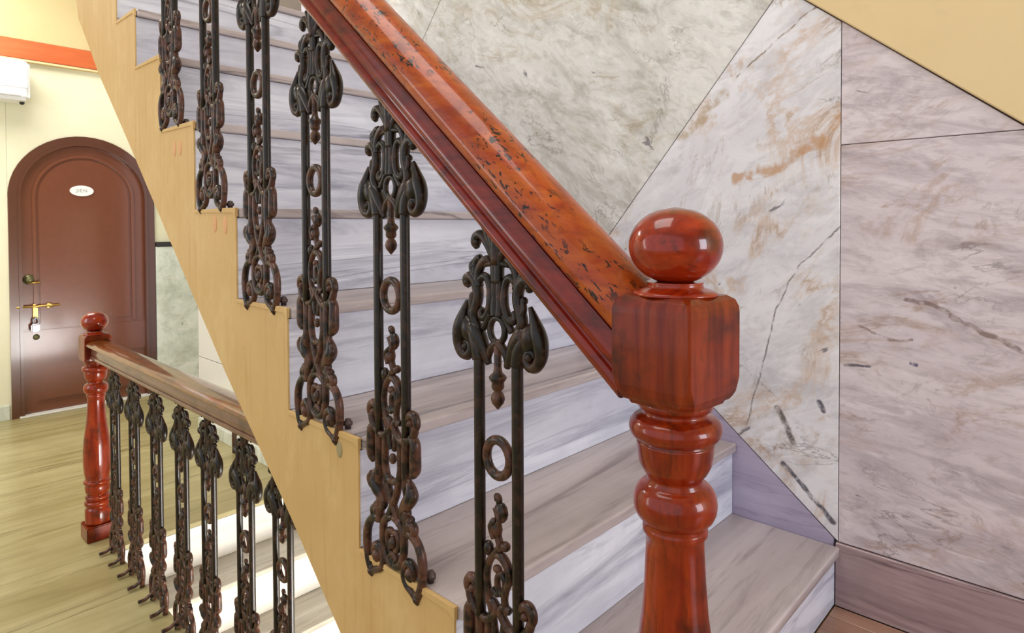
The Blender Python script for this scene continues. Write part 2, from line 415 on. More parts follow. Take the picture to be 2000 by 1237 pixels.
for i in range(4):
    r, s_ = joint_at(.597+.89*i, 1.446+.743*i)
    poly = [prev_s, prev_r, (r[0]-g, r[1]-g), (s_[0]-g, s_[1]-g)]
    poly = [(min(y, 4.28), min(z, 3.0)) for y, z in poly]
    slab(poly, ['slab_mid', 'slab_warm', 'slab_warm', 'slab_mid'][i])
    prev_r, prev_s = (r[0]+g, r[1]+g), (s_[0]+g, s_[1]+g)
prism('stair_skirting', [(.452, .02), (.452, skirt(.452)-.002), (2.9, skirt(2.9)-.002), (2.9, 1.0), (1.0, .02)], W+.001, W+.0145, M['skirt'], wr, .0008)
prism('painted_field', [(-2.6, rake(-.9)+.002), (-.9, rake(-.9)+.002), (2.35, rake(2.35)+.002), (2.35, 3.04), (-2.6, 3.04)], W-.009, W+.0145, M['soffit'], wr, .003, 2)
box('marble_slab', (W, -2.6, .151), (W+.0145, -.863, rake(-.9)-.01), M['slab_right'], wr)
struct(box('baseboard_right', (W-.004, -2.6, 0.0), (W+.0155, .447, .1485), M['base_brown'], bevel=.0015))

# floor at the foot of the upper flight, of long stone strips
fl = struct(box('floor', (.50, -2.6, -.16), (W+.016, .86, -.021), M['plaster']))
xe = [.50, .74, .96, 1.22, 1.40, 1.53, W-.005]
for a, b in zip(xe[:-1], xe[1:]):
    ys = [-2.6, -1.5+random.uniform(-.2, .2), -.35+random.uniform(-.2, .2), .448]
    for c, d in zip(ys[:-1], ys[1:]):
        box('stone_strip', (a+.001, c+.001, -.0205), (b-.001, d-.001, 0), M['floor_brown'], fl, .0012)

# corridor floor
fc = struct(box('floor', (-2.0, -2.6, ZL-.20), (.742, YD+.1, ZL-.021), M['backing']))
yl = [-2.6, -2.1, -1.6, -1.1, -.6, -.1, .35, .78, 1.2, 1.62, 2.03, 2.49, 2.889, 3.35, 3.78, 4.2, 4.66, 5.1, YD]
for i, (a, b) in enumerate(zip(yl[:-1], yl[1:])):
    xa = [-2.0, -1.2+.3*(i % 2), .742 if a < 2.88 else 2.3]
    for c, d in zip(xa[:-1], xa[1:]):
        box('stone_strip', (c+.0006, a+.0006, ZL-.0205), (d-.0006, b-.0006, ZL), M['floor_green'], fc, .0010)
fd = struct(box('floor', (.744, 2.905, ZL-.20), (2.3, YD+.1, ZL-.021), M['backing']))

# wall with the door
wb = struct(box('wall_back', (-2.0, YD, -.6), (.786, YD+.15, 2.6), M['cream']))
DX0, DX1 = .785, 1.681
dcx, drad = (DX0+DX1)/2, (DX1-DX0)/2
DZT = 1.550                        # crown of the arch
SP = DZT-drad*.98                  # springing height
wp = struct(bpy.data.objects.new('wall_back', mesh('wall_back', *(lambda: (
    (lambda top, V: (V, [(i, i+1, i+1+26, i+26) for i in range(25)]))(2.6,
     [(dcx-drad*math.cos(PI*k/25), YD, SP+.98*drad*math.sin(PI*k/25)) for k in range(26)] +
     [(dcx-drad*math.cos(PI*k/25), YD, 2.6) for k in range(26)])))())))
C.objects.link(wp); wp.data.materials.append(M['cream'])
sm = wp.modifiers.new('s', 'SOLIDIFY'); sm.thickness = .15; sm.offset = 0
wp.location.y = .075
struct(box('wall_back', (DX1, YD, -.6), (2.3, YD+.15, 2.6), M['cream']))
struct(box('wall_back', (DX0-.01, YD+.145, -.6), (DX1+.01, YD+.30, 2.6), M['cream']))
b_ = struct(box('trim_1', (-2.0, YD-.05, 2.036), (2.3, YD, 2.165), M['band'], bevel=.008, seg=2))
struct(box('trim_2', (-2.0, YD-.045, 2.022), (2.3, YD, 2.035), M['soffit']))
struct(box('trim_3', (-2.0, YD-.03, 2.166), (2.3, YD, 3.05), M['beam'], bevel=.004))
wn = struct(box('trim_4', (DX1+.004, YD-.025, ZL), (2.3, YD, .745), M['wainscot'], bevel=.002))
box('black_capping', (DX1+.004, YD-.035, .746), (2.3, YD, .782), M['black_trim'], wn, .006, 2)
struct(box('baseboard_back', (-2.0, YD-.015, ZL), (DX0-.012, YD, ZL+.1), M['wainscot'], bevel=.002))
# lower part of the stair wall, white tiles, seen behind the lower railing
lw = []
for (z0, z1) in ((ZL, .063), (.066, .56), (.563, 1.05)):
    for (a, b) in ((2.95, 3.55), (3.553, 4.23)):
        box('white_tile', (W-.012, a, z0+.001), (W+.0145, b-.002, z1), M['white_tile'], wr, .002)
box('white_tile', (W-.012, -.9, -2.6), (W+.0145, 2.948, -.17), M['white_tile'], wr)
struct(box('baseboard_right', (W-.022, 2.95, ZL), (W-.0125, 4.23, ZL+.075), M['wainscot'], bevel=.002))
struct(box('wall_left', (-2.1, -2.7, -.6), (-2.0, YD+.15, .1), M['cream']))
struct(box('wall_left', (-2.1, 4.2, .1), (-2.0, YD+.15, 3.05), M['cream']))
struct(box('wall_front', (-2.1, -2.8, -.6), (.5, -2.65, 3.05), M['cream']))
struct(box('wall_front', (.5, -2.8, -.2), (W+.2, -2.65, .45), M['cream']))
struct(box('wall_front', (.5, -2.8, 1.85), (W+.2, -2.65, 3.05), M['cream']))
struct(box('ceiling', (-2.1, -2.8, 3.05), (W+.2, YD+.15, 3.15), M['ceil']))
struct(box('wall_right', (2.3, 4.2, -.6), (2.4, YD+.15, 3.05), M['cream']))

# ------------------------------------------------------------ upper flight
st = root('staircase', 'marble flight of stairs with ochre plastered side climbing beside the marble wall', 'staircase', (XS, Y[1], 0))
# plaster side: toothed top, raking underside that turns up under the upper landing
teeth = []
for n in range(1, 10):
    teeth += [(Y[n]-.001, Z[n-1]), (Y[n]-.001, Z[n]-.0015)]
teeth += [(2.76, Z[9]-.0015)]
under = [(2.765, 1.729), (2.735, 1.655), (2.577, 1.502), (2.5, 1.423), (2.136, 1.112), (1.497, .552), (1.186, .302), (1.009, .148), (.86, 0)]
prism('plaster_side', teeth+under, XS, XS+.0035, M['plaster'], st)
inner = []
for n in range(1, 10):
    inner += [(Y[n]+.02, Z[n-1]-.022), (Y[n]+.02, Z[n]-.022)]
inner += [(2.75, Z[9]-.022)]
prism('plaster_body', inner+under, XS+.0037, W, M['soffit'], st)
# plaster lips along the teeth (thick hand-laid paint at each corner)
for n in range(2, 9):
    prism('plaster_lip', [(Y[n]-.004, Z[n]-.02), (Y[n]-.004, Z[n]+.001), (Y[n+1]-.004, Z[n]+.001), (Y[n+1]-.004, Z[n]-.007), (Y[n]+.012, Z[n]-.011)],
          XS-.0025, XS+.0045, M['plaster'], st, .0012, 2)
for n in range(1, 10):
    box('riser', (XS+.0040, Y[n], Z[n-1]+.0008), (W-.0005, Y[n]+.019, Z[n]-.0228), M['riser'], st, .0006)
    y1 = Y[n+1]+.019 if n < 9 else 2.75
    box('tread', (XS+.006, Y[n]-.011, Z[n]-.022), (W-.0005, y1, Z[n]), M['tread'], st, .004, 3)
# daubs of mortar on the plaster where the baluster feet were set in
def daub(y, z, ry, rz, mat):
    s = Strokes(); s.blob(0, 0, ry, rz, .002, mirror=False, seg=14)
    o = s.build('mortar_daub', mat, st); o.location = Vector((XS, y, z))-st.location
daub(1.006, .487, .010, .016, M['daub_grey'])
for y_, z_ in ((1.544, .900), (1.486, .896), (1.80, 1.10), (1.76, 1.10)): daub(y_, z_, .012, .022, M['daub_peach'])
# ------------------------------------------------------------ lower flight
sl = root('staircase', 'white marble steps going down behind the lower railing', 'staircase', (.744, 2.889, ZL))
yb, zb = 2.889, ZL
for k in range(11):
    z1 = zb-.196*(k+1)+.0; y0 = yb-.235*k
    box('riser', (.746, y0, z1+.0008), (W-.013, y0+.02, z1+.196-.0228 if k else ZL-.0215), M['lower_riser'], sl, .0006)
    box('tread', (.746, y0-.235-.010, z1-.022), (W-.013, y0+.02, z1), M['lower_tread'] if k < 11 else None, sl, .004, 2)
prism('plaster_body', [(yb+.01, ZL-.21)]+[(yb-.235*11, zb-.196*11-.03)]+[(yb-.235*11, zb-.196*11-.30), (yb+.01, ZL-.60)], .746, W-.013, M['soffit'], sl)
struct(box('wall_left', (.69, -.9, -2.7), (.742, 2.9, ZL-.205), M['cream']))
struct(box('floor', (.5, -1.0, -2.75), (W+.1, .45, -2.6), M['floor_green']))

# ------------------------------------------------------------ newel posts
def ell(r, rz, zc, z0, z1, n=14):
    out = []
    for i in range(n+1):
        z = z0+(z1-z0)*i/n; t = max(0, 1-((z-zc)/rz)**2); out.append((max(r*math.sqrt(t), .0008), z))
    return out
def tor(rin, rb, zc, hz, n=8):
    return [(rin+rb*math.cos(-PI/2+PI*i/n), zc-hz+2*hz*i/n if False else zc+hz*math.sin(-PI/2+PI*i/n)) for i in range(n+1)]
def newel(label, loc, rz, dz=0.0, tone=None):
    t = root('newel_post', label, 'newel post', loc, rz, None)
    # turned column, floor to the block
    box_(t, 'base_block', (-.052, -.052, 0), (.052, .052, .062), M['block'], .004)
    prof = [(.046, .062), (.047, .066), (.047, .115), (.043, .122)] + tor(.038, .011, .140, .012) + tor(.036, .010, .163, .009) + \
           [(.040, .176), (.045, .19), (.046, .205)] + tor(.043, .008, .224, .008) + \
           [(.043, .236), (.048, .262), (.0505, .30), (.050, .345), (.0465, .39), (.041, .43), (.0355, .47), (.0325, .51), (.0312, .54), (.0312, .556), (.0345, .560), (.0345, .566)] + \
           tor(.0310, .0135, .592, .021) + [(.031, .6135), (.0285, .6165), (.0295, .6205), (.034, .626), (.0385, .635), (.0405, .647), (.0412, .6565), (.0415, .659)] + \
           tor(.036, .0135, .6735, .0135) + [(.034, .6885), (.0335, .691), (.0345, .6935), (.0395, .6955), (.0400, .699), (.0400, .703)]
    prof = [(r, z+dz*min(1, z/.6)) for r, z in prof]
    lathe('turned_shaft', prof, M['newel'], t, (0, 0, 0), 48)
    # block: square, chamfered shoulder at the top, rounded notches at the lower corners
    h = .049
    rings = []
    def sq(z, half, cham):
        c = cham
        return [(half-c, -half), (half, -half+c), (half, half-c), (half-c, half), (-half+c, half), (-half, half-c), (-half, -half+c), (-half+c, -half)], z
    lev = [(.7012, .030, .016), (.7015, .0405, .0125), (.7055, .0420, .0120), (.706, .0445, .0105), (.709, .0465, .0100), (.714, .0485, .0085), (.722, .049, .0055), (.730, .049, .0022), (.798, .049, .0020), (.805, .0485, .0024), (.812, .046, .003), (.8165, .041, .006), (.818, .032, .010)]
    vv, ff = [], []
    for z, hf, ch in lev:
        P, z_ = sq(z, hf, ch); vv += [(x, y, z_+dz) for x, y in P]
    for i in range(len(lev)-1):
        for q in range(8): ff.append((i*8+q, i*8+(q+1) % 8, (i+1)*8+(q+1) % 8, (i+1)*8+q))
    ff.append(tuple(range(8))); ff.append(tuple(range((len(lev)-1)*8, len(lev)*8)))
    link('square_block', mesh('square_block', vv, ff), M['block'], t)
    col = [(.0445, .8165), (.0450, .8180), (.0435, .8200), (.037, .8225), (.031, .8240), (.0295, .826), (.0292, .8285), (.030, .8305)]
    lathe('collar', [(r, z+dz) for r, z in col], M['ball'], t, (0, 0, 0), 40)
    b = ell(.0495, .0415, .869, .8305, .9105, 22)
    lathe('ball_finial', [(r, z+dz) for r, z in b], M['ball'], t, (0, 0, 0), 48)
    return t
def box_(par, name, a, b, mat, bev=0, seg=2):
    a = Vector(a); b = Vector(b); c = (a+b)/2; d = b-a
    bm = bmesh.new(); bmesh.ops.create_cube(bm, size=1)
    for v in bm.verts: v.co = Vector((v.co.x*d.x, v.co.y*d.y, v.co.z*d.z))+c
    if bev: bmesh.ops.bevel(bm, geom=bm.edges[:], offset=bev, segments=seg, affect='EDGES')
    me = bpy.data.meshes.new(name); bm.to_mesh(me); bm.free()
    return link(name, me, mat, par)
newel('large varnished mahogany newel post with ball top at the foot of the stairs, in front', (XS, .335, 0), math.radians(-5))
newel('small distant mahogany newel post with ball top at the end of the lower railing', (.726, 3.06, ZL), 0, .035)

# ------------------------------------------------------------ handrails
def rail_profile(side=1):
    # (x, n) half outline from the bottom up; crown overhangs the moulded body
    body = [(.0, 0), (.022, 0), (.027, .0015), (.0295, .006), (.0295, .011), (.0275, .0155), (.024, .0175), (.0238, .020), (.0262, .0225), (.0272, .028), (.0262, .034), (.0245, .038), (.0248, .043), (.0225, .0485), (.0160, .0495), (.0115, .0520), (.0110, .056)]
    crown = [(.0110, .0555), (.0240, .0560), (.0335, .0570), (.0385, .0605), (.0415, .067), (.0420, .075), (.0405, .084), (.0365, .093), (.0305, .101), (.0225, .107), (.0125, .1105), (.0, .1115)]
    return body, crown
def rail(t, y0, y1, zf, kz, low=False):
    """sheared sweep along y: zf(y) = height of the underside, kz = vertical stretch for the pitch"""
    for nm, prof, mat in zip(('moulded_body', 'crown'), rail_profile(), (M['rail_body'], M['crown'])):
        if low: prof = [(x*(1.08 if nm == 'crown' else 1), n*.92 if n < .0605 else .0557+(n-.0605)*.42) for x, n in prof]
        pr = [(x, n) for x, n in prof]+[(-x, n) for x, n in reversed(prof) if x > 0]
        N = len(pr); vv, ff = [], []
        S = 12
        ya = y0-.047 if (nm == 'crown' and not low) else y0
        for i in range(S+1):
            y = ya+(y1-ya)*i/S
            for x, n in pr: vv.append((x-0, y-t.location.y, zf(y)+n*kz-t.location.z))
        for i in range(S):
            for q in range(N):
                ff.append((i*N+q, i*N+(q+1) % N, (i+1)*N+(q+1) % N, (i+1)*N+q))
        ff.append(tuple(range(N))); ff.append(tuple(range(S*N, (S+1)*N)))
        me = mesh(nm, vv, ff, True)
        if low: mat = M['crown_low'] if nm == 'crown' else M['body_low']
        me.set_sharp_from_angle(angle=math.radians(32))
        link(nm, me, mat, t)
r1 = root('handrail', 'big worn red mahogany handrail with chipped rounded top sloping down to the front newel', 'handrail', (XS+.004, .38, .69))
rail(r1, .392, 2.35, lambda y: .7215+.872*(y-.42), 1/.7536)
r2 = root('handrail', 'level mahogany handrail running from the distant newel to the underside of the stairs', 'handrail', (.726, 3.0, .35))
rail(r2, 3.03, 1.36, lambda y: .352, 1.0, True)
# its cut end face shows pale at the far newel

# ------------------------------------------------------------ cast iron balusters
def make_baluster(label, group):
    t = root('iron_baluster', label, 'baluster', (0, 0, 0), 0, group)
    for u in (-.0365, .0365):
        s = Strokes(); s.lathe([(.0078, .235), (.0081, .30), (.0081, .60), (.0078, .64)], u, 14); s.build('upright_bar', M['iron_bar'], t)
    s = Strokes()
    # large outer acanthus scrolls
    s.add([(.060, .687, .35), (.0665, .672, .75), (.072, .655, 1.25), (.077, .640, 1.25), (.078, .624, 1.05), (.071, .611, .95), (.060, .608, .85), (.0535, .617, .8), (.056, .627, .7), (.0635, .627, .6), (.0655, .621, .5)], .0068, n=6)
    s.add([(.066, .664, .6), (.060, .652, 1.5), (.056, .640, 1.5), (.050, .630, 1.0), (.046, .612, .6)], .0075, flat_=.7)
    s.add([(.060, .645, .6), (.048, .650, 1.2), (.038, .640, 1.3), (.029, .625, 1.1), (.022, .611, .8), (.017, .601, .5)], .0068)
    s.add([(.0365, .605, 1), (.040, .625, 1.1), (.047, .640, 1), (.055, .648, .7)], .0078)
    s.blob(.0605, .621, .0065, .0065, .011); s.blob(.066, .648, .0095, .018, .0075); s.blob(.045, .640, .009, .014, .006)
    # inner S stems with leaf tops
    s.add([(.030, .632, .8), (.040, .652, .9), (.046, .664, 1), (.0435, .677, 1), (.039, .690, 1), (.0385, .703, 1), (.0425, .715, 1), (.051, .7215, 1), (.0595, .719, .95), (.0605, .712, .8), (.056, .709, .6)], .0062, n=6)
    s.blob(.0585, .714, .0058, .0062, .008); s.blob(.049, .694, .0055, .006, .006); s.blob(.0465, .683, .005, .0055, .006)
    s.add([(.044, .670, .8), (.050, .683, .8), (.048, .697, .6)], .0048, dx=-.002)
    # upper fan leaves
    s.add([(.036, .708, .9), (.038, .722, .9), (.034, .735, .9), (.026, .744, .9), (.018, .747, .8), (.016, .742, .6)], .0058)
    s.add([(.037, .708, .9), (.043, .722, .9), (.045, .735, .85), (.041, .746, .8), (.033, .749, .7)], .0056, dx=.001)
    s.add([(.037, .716, .9), (.047, .728, .8), (.050, .738, .7), (.046, .744, .5)], .0048, dx=-.001)
    s.blob(.0465, .737, .0055, .0065, .006)
    # lyre round the small oval
    s.add([(.034, .718, .9), (.026, .7235, .9), (.018, .720, .9), (.0135, .708, .9), (.0125, .695, 1), (.014, .682, 1), (.021, .668, 1), (.030, .6655, .95), (.033, .672, .8), (.029, .678, .6)], .0050, n=6)
    s.add([(.004, .727, .7), (.0045, .712, 1), (.004, .695, 1), (.005, .682, 1.1), (.004, .670, 1.2)], .0050)
    s.add([(.013, .672, 1), (.020, .661, .9), (.028, .650, .9)], .0045)
    s.ring(0, .650, .0140, .0175, .0048)
    s.add([(0, .633, 1), (.008, .628, 1), (.015, .620, .9), (.0195, .606, .7), (.020, .600, .4)], .0048)
    # plume under the rail
    s.add([(.002, .715, 1), (.003, .745, 1), (.005, .765, 1.1), (.010, .785, 1), (.014, .800, .6)], .0062)
    s.add([(.004, .745, .9), (.012, .760, .9), (.021, .773, .95), (.031, .781, 1), (.040, .779, 1), (.0435, .770, .9), (.039, .763, .6)], .0055)
    s.add([(.0, .74, .9), (.0, .80, 1)], .0065, mirror=False, dx=-.003)
    s.add([(.004, .755, .8), (.016, .778, .9), (.024, .794, .7)], .0052, dx=-.001)
    s.blob(.040, .771, .006, .0065, .007)
    s.add([(.006, .742, 1), (.018, .741, .8), (.028, .738, .6)], .0042)
    s.build('top_scrollwork', M['iron_top'], t)
    s = Strokes()
    s.lathe([(.003, .632), (.0058, .628), (.0052, .600), (.0066, .592), (.0120, .5865), (.0125, .584), (.0085, .578), (.0090, .572), (.0075, .5685), (.0050, .5665), (.0085, .562), (.0100, .556), (.0085, .550), (.0045, .545), (.0012, .541)], 0, 14)
    s.build('drop_finial', M['iron_rust'], t)
    s = Strokes(); s.ring(0, .4735, .0222, .0248, .0068, n=36, seg=12); s.build('round_link', M['iron_rust'], t)
    # climbing leaf sprig
    s = Strokes()
    s.add([(-.001, .405, .7), (-.001, .416, 1), (.003, .420, .9), (.004, .413, .6)], .0038, mirror=False)
    s.blob(-.005, .399, .0120, .0145, .0085, mirror=False); s.add([(.002, .406, .6), (-.007, .392, .8), (-.004, .384, .8)], .004, mirror=False, dx=-.006)
    s.blob(.006, .374, .0120, .0150, .0085, mirror=False); s.add([(.0, .388, .7), (.010, .378, .8), (.004, .362, .7)], .0038, mirror=False, dx=-.006)
    s.add([(0, .385, .9), (.001, .365, 1), (-.003, .352, 1), (.004, .342, 1), (.014, .330, 1), (.021, .315, 1), (.023, .295, 1), (.018, .272, 1), (.012, .250, 1)], .0042, mirror=False)
    s.blob(-.013, .3545, .0080, .0070, .007, mirror=False); s.blob(.0195, .342, .0085, .0110, .007, mirror=False)
    s.add([(-.013, .354, .8), (-.003, .347, .9), (.010, .333, .8)], .004, mirror=False)
    s.add([(.006, .337, .9), (-.006, .338, 1.1), (-.017, .328, 1.1), (-.0205, .312, 1), (-.014, .294, .9), (-.011, .278, .9), (-.016, .262, .9)], .0046, mirror=False)
    s.ring(-.005, .300, .0075, .0140, .0048); s.blob(.002, .318, .008, .006, .006, mirror=False)
    s.add([(.013, .287, .8), (.004, .282, .8), (-.003, .288, .7)], .0042, mirror=False)
    s.build('leaf_sprig', M['iron_rust'], t)
    # lower knot work
    s = Strokes()
    s.add([(.058, .262, .7), (.063, .274, .9), (.058, .286, 1), (.048, .287, 1), (.041, .278, .9), (.043, .268, .8)], .0056)
    s.blob(.050, .274, .0065, .0065, .009)
    s.add([(.060, .270, .9), (.054, .254, 1), (.040, .243, 1), (.024, .240, 1), (.012, .248, .9), (.004, .260, .9), (.010, .269, .8), (.022, .267, .7)], .0055)
    s.add([(.048, .252, .9), (.058, .243, 1.1), (.0585, .222, 1.2), (.0575, .200, 1.2), (.050, .190, .8)], .0062)
    s.add([(.038, .250, .9), (.036, .225, 1), (.036, .200, 1), (.037, .172, 1), (.040, .152, .9)], .0062, flat_=1.1)
    s.add([(.020, .243, .9), (.021, .215, 1), (.021, .190, 1), (.015, .172, 1), (.004, .168, 1), (0, .168, .9)], .0050)
    s.add([(.010, .250, .8), (.008, .232, .9), (.004, .220, .8)], .0045); s.blob(0, .205, .008, .009, .006, mirror=False)
    s.add([(.021, .190, .9), (.012, .155, 1), (-.002, .125, 1), (-.016, .100, .9)], .0050)
    # S leaves either side of the crossing
    s.add([(.038, .182, .5), (.045, .172, 1), (.049, .158, 1.4), (.041, .145, 1.5), (.030, .133, 1.1), (.026, .121, .9), (.036, .114, .9), (.048, .118, .9)], .0062)
    s.add([(.054, .170, .7), (.060, .160, .9), (.055, .150, .9), (.044, .146, .8)], .0052, dx=-.004)
    s.add([(.030, .125, .8), (.042, .112, 1), (.053, .108, 1), (.054, .098, .9), (.040, .092, .9)], .0058)
    s.add([(.037, .130, .9), (.037, .108, 1), (.037, .090, .9)], .0060)
    # feet loops
    s.add([(.036, .096, .8), (.050, .094, 1), (.064, .084, 1), (.0735, .066, 1.05), (.0755, .045, 1.05), (.0735, .026, 1), (.068, .008, 1), (.061, -.002, .9), (.048, .004, .9), (.036, .010, .9), (.0285, .022, .9), (.031, .040, .95), (.042, .0475, 1), (.0515, .042, 1), (.053, .030, .9), (.046, .022, .8)], .0056, n=6)
    s.blob(.045, .030, .0105, .0125, .010); s.blob(.040, .142, .009, .013, .009); s.blob(.044, .108, .008, .009, .009); s.blob(.0545, .215, .0055, .022, .007)
    s.add([(.0, .108, .8), (.016, .104, 1), (.026, .092, 1), (.0285, .072, 1), (.026, .052, 1), (.018, .036, 1), (.006, .029, 1), (0, .029, .9)], .0052)
    s.add([(.0, .082, .7), (.010, .084, .9), (.016, .074, .9), (.013, .060, .9), (.005, .054, .8)], .0048)
    s.blob(0, .066, .009, .011, .009, mirror=False); s.blob(0, .045, .008, .008, .006, mirror=False)
    s.add([(.0, .050, .9), (.008, .040, 1), (.0, .030, .9)], .0046)
    s.blob(.062, -.003, .0075, .0075, .009)
    s.build('lower_scrollwork', M['iron_rust'], t)
    for u in (-.062, .062):
        s = Strokes(); s.lathe([(.0015, -.014), (.0050, -.010), (.0065, .0), (.0060, .006), (.0025, .008)], u, 10); s.build('fixing_lug', M['iron_rust'], t)
    return t
def add_feet(t):
    for sg in (-1, 1):
        s = Strokes(); base = [( .0, .022), (-.010, .010), (-.026, .002), (-.046, .0015)]
        # a stroke in the (x, z) plane, laid from the foot towards the corridor
        P = crom([(a, b, 1.0) for a, b in base], 4); N = len(P)
        for i, (x, z, k) in enumerate(P):
            for q in range(8):
                an = 2*PI*q/8; s.v.append((x, sg*.060+.0075*math.cos(an), z+.006*math.sin(an)+.004))
        for i in range(N-1):
            for q in range(8): s.f.append((i*8+q, i*8+(q+1) % 8, (i+1)*8+(q+1) % 8, (i+1)*8+q))
        s.f.append(tuple(range(8))); s.f.append(tuple(range((N-1)*8, N*8)))
        s.build('bent_foot', M['iron_rust'], t)
def copy_tree(o):
    c = o.copy(); C.objects.link(c)
    for ch in list(o.children):
        d = ch.copy(); C.objects.link(d); d.parent = c
    return c
GU = 'iron balusters of the stair rail'; GL = 'iron balusters of the lower level rail'
proto = make_baluster('nearest rusty black iron baluster, just left of the big front newel', GU)
ub = [(.604, .098, 'nearest rusty black iron baluster, just left of the big front newel'),
      (.846, .305, 'rusty black iron baluster second from the big front newel, both feet in view'),
      (1.081, .505, 'iron baluster third from the front newel, its plume touching the handrail'),
      (1.313, .722, 'iron baluster fourth from the front newel, scrolls cut by the top of the picture'),
      (1.566, .938, 'iron baluster fifth from the front newel, only ring and foot in view'),
      (1.825, 1.165, 'farthest iron baluster of the stair rail, only its lower half in view')]
rz_ = [0, 0, 0, 0, 0, 0]
for i, (y, z, lab) in enumerate(ub):
    o = proto if i == 0 else copy_tree(proto)
    o['label'] = lab; o.location = (XS+.001, y, z)
lbl = ['first small baluster of the lower railing, right beside the distant newel', 'second small baluster of the lower railing from the distant newel',
       'third small baluster of the lower railing from the distant newel', 'fourth, middle baluster of the lower railing',
       'fifth baluster of the lower railing from the distant newel', 'sixth baluster of the lower railing, its plume touching the plastered stair edge']
for i, y in enumerate([2.801, 2.568, 2.333, 2.102, 1.892, 1.65]):
    o = copy_tree(proto); o['label'] = lbl[i]; o['group'] = GL; o.location = (.726, y, ZL+.006); o.scale = (1, 1, .955); add_feet(o)
o = copy_tree(proto); o['label'] = 'last baluster of the lower railing, its top running up under the plastered stair'
o['group'] = GL; o.location = (.726, 1.444, ZL+.006); o.scale = (1, 1, .955)
for ch in list(o.children):        # this one is cut off where it meets the sloping underside
    bm = bmesh.new(); bm.from_mesh(ch.data)
    # underside of the flight in this baluster's own coordinates
    n = Vector((0, .876, -1)); p0 = Vector((0, 0, (.500-ZL)/.955))
    bmesh.ops.bisect_plane(bm, geom=bm.verts[:]+bm.edges[:]+bm.faces[:], plane_co=p0, plane_no=-n, clear_outer=True)
    me = bpy.data.meshes.new(ch.data.name); bm.to_mesh(me); bm.free(); me.materials.append(ch.data.materials[0]); ch.data = me
# fixing bolts standing in the treads beside the feet
for y, z, n in ((.772, Z[2], 0), (1.006, Z[3], 1), (1.245, Z[4], 2), (1.50, Z[5], 3), (1.765, Z[6], 4)):
    o = lathe('fixing_bolt', [(.003, 0), (.0055, .0), (.0060, .006), (.0085, .007), (.0085, .013), (.006, .015), (.0055, .018), (.002, .019)], M['bolt'], None, (XS+.018, y, z), 12)
    tag(o, ['tarnished bolt head on the tread beside the foot of the second baluster', 'tarnished bolt head on the tread beside the third baluster foot',
            'small bolt on the tread beside the fourth baluster foot', 'small bolt on the tread beside the fifth baluster foot', 'small bolt on the tread beside the farthest stair baluster'][n], 'bolt', 'fixing bolts of the balusters')

# ------------------------------------------------------------ arched door
dr = root('door_1', 'brown painted arched wooden door with white oval plaque and brass bolt', 'door', (dcx, YD+.02, ZL))
dr['kind'] = 'structure'
def arch_ring(name, r0, r1, y0, y1, mat, par, ks=.98, z0=0, bev=True):
    """arched band: legs plus half ring, between half-widths r0 < r1"""
    sp = SP-ZL; n = 24; O, I = [], []
    O.append((-r1, z0)); I.append((-r0, z0))
    for k in range(n+1):
        a = PI-PI*k/n
        O.append((r1*math.cos(a), sp+ks*r1*math.sin(a))); I.append((r0*math.cos(a), sp+ks*r0*math.sin(a)))
    O.append((r1, z0)); I.append((r0, z0))
    N = len(O); vv = []
    for P, y in ((O, y0), (I, y0), (I, y1), (O, y1)):
        vv += [(x, y, z) for x, z in P]
    ff = []
    for a in range(4):
        b = (a+1) % 4
        for k in range(N-1): ff.append((a*N+k, a*N+k+1, b*N+k+1, b*N+k))
    ff.append((0, N, 2*N, 3*N)); ff.append((N-1, 2*N-1, 3*N-1, 4*N-1))
    return link(name, mesh(name, vv, ff), mat, par)
def arch_panel(name, r, z0, y0, y1, mat, par, sp=None, ks=.98, bevel=.006):
    sp = (SP-ZL) if sp is None else sp; n = 24
    P = [(-r, z0)]+[(r*math.cos(PI-PI*k/n), sp+ks*r*math.sin(PI-PI*k/n)) for k in range(n+1)]+[(r, z0)]
    bm = bmesh.new(); f = bm.faces.new([bm.verts.new((x, y1, z)) for x, z in P])
    e = bmesh.ops.extrude_face_region(bm, geom=[f])
    top = [v for v in e['geom'] if isinstance(v, bmesh.types.BMVert)]
    for v in top: v.co.y = y0
    bmesh.ops.recalc_face_normals(bm, faces=bm.faces)
    if bevel:
        ed = [ed for ed in bm.edges if all(abs(v.co.y-y0) < 1e-6 for v in ed.verts)]
        bmesh.ops.bevel(bm, geom=ed, offset=bevel, segments=2, affect='EDGES')
    me = bpy.data.meshes.new(name); bm.to_mesh(me); bm.free()
    return link(name, me, mat, par)
rr = drad
arch_ring('door_frame', rr-.055, rr, -.035, .12, M['door_frame'], dr)
arch_ring('frame_bead', rr-.068, rr-.05, -.043, -.01, M['door_frame'], dr)
lf = arch_panel('door_leaf', rr-.060, .012, 0, .035, M['door'], dr, bevel=.003)
arch_ring('panel_moulding', rr-.155, rr-.135, -.012, .004, M['door'], lf, z0=.60)
arch_panel('raised_panel', rr-.165, .62, -.008, .004, M['door'], lf, bevel=.007)
def leaf_box(name, x0, x1, z0, z1, y0, y1, mat, par, bev=.004):
    return box_(par, name, (x0, y0, z0), (x1, y1, z1), mat, bev)
leaf_box('lower_rail', -rr+.065, rr-.065, .37, .585, -.010, .004, M['door'], lf)
leaf_box('lower_panel', -.29, .29, .09, .345, -.008, .004, M['door'], lf, .007)
leaf_box('panel_moulding', -.305, .305, .075, .083, -.010, .004, M['door'], lf, .003)
leaf_box('threshold', -rr+.04, rr+.02, 0, .012, -.06, .12, M['lower_riser'], dr, .003)
X0 = dcx
def on_door(x, z): return (x-X0, z-ZL)
px, pz = on_door(1.212, 1.161)
pq = link('oval_plaque', None, None, lf)
bpy.data.objects.remove(pq)
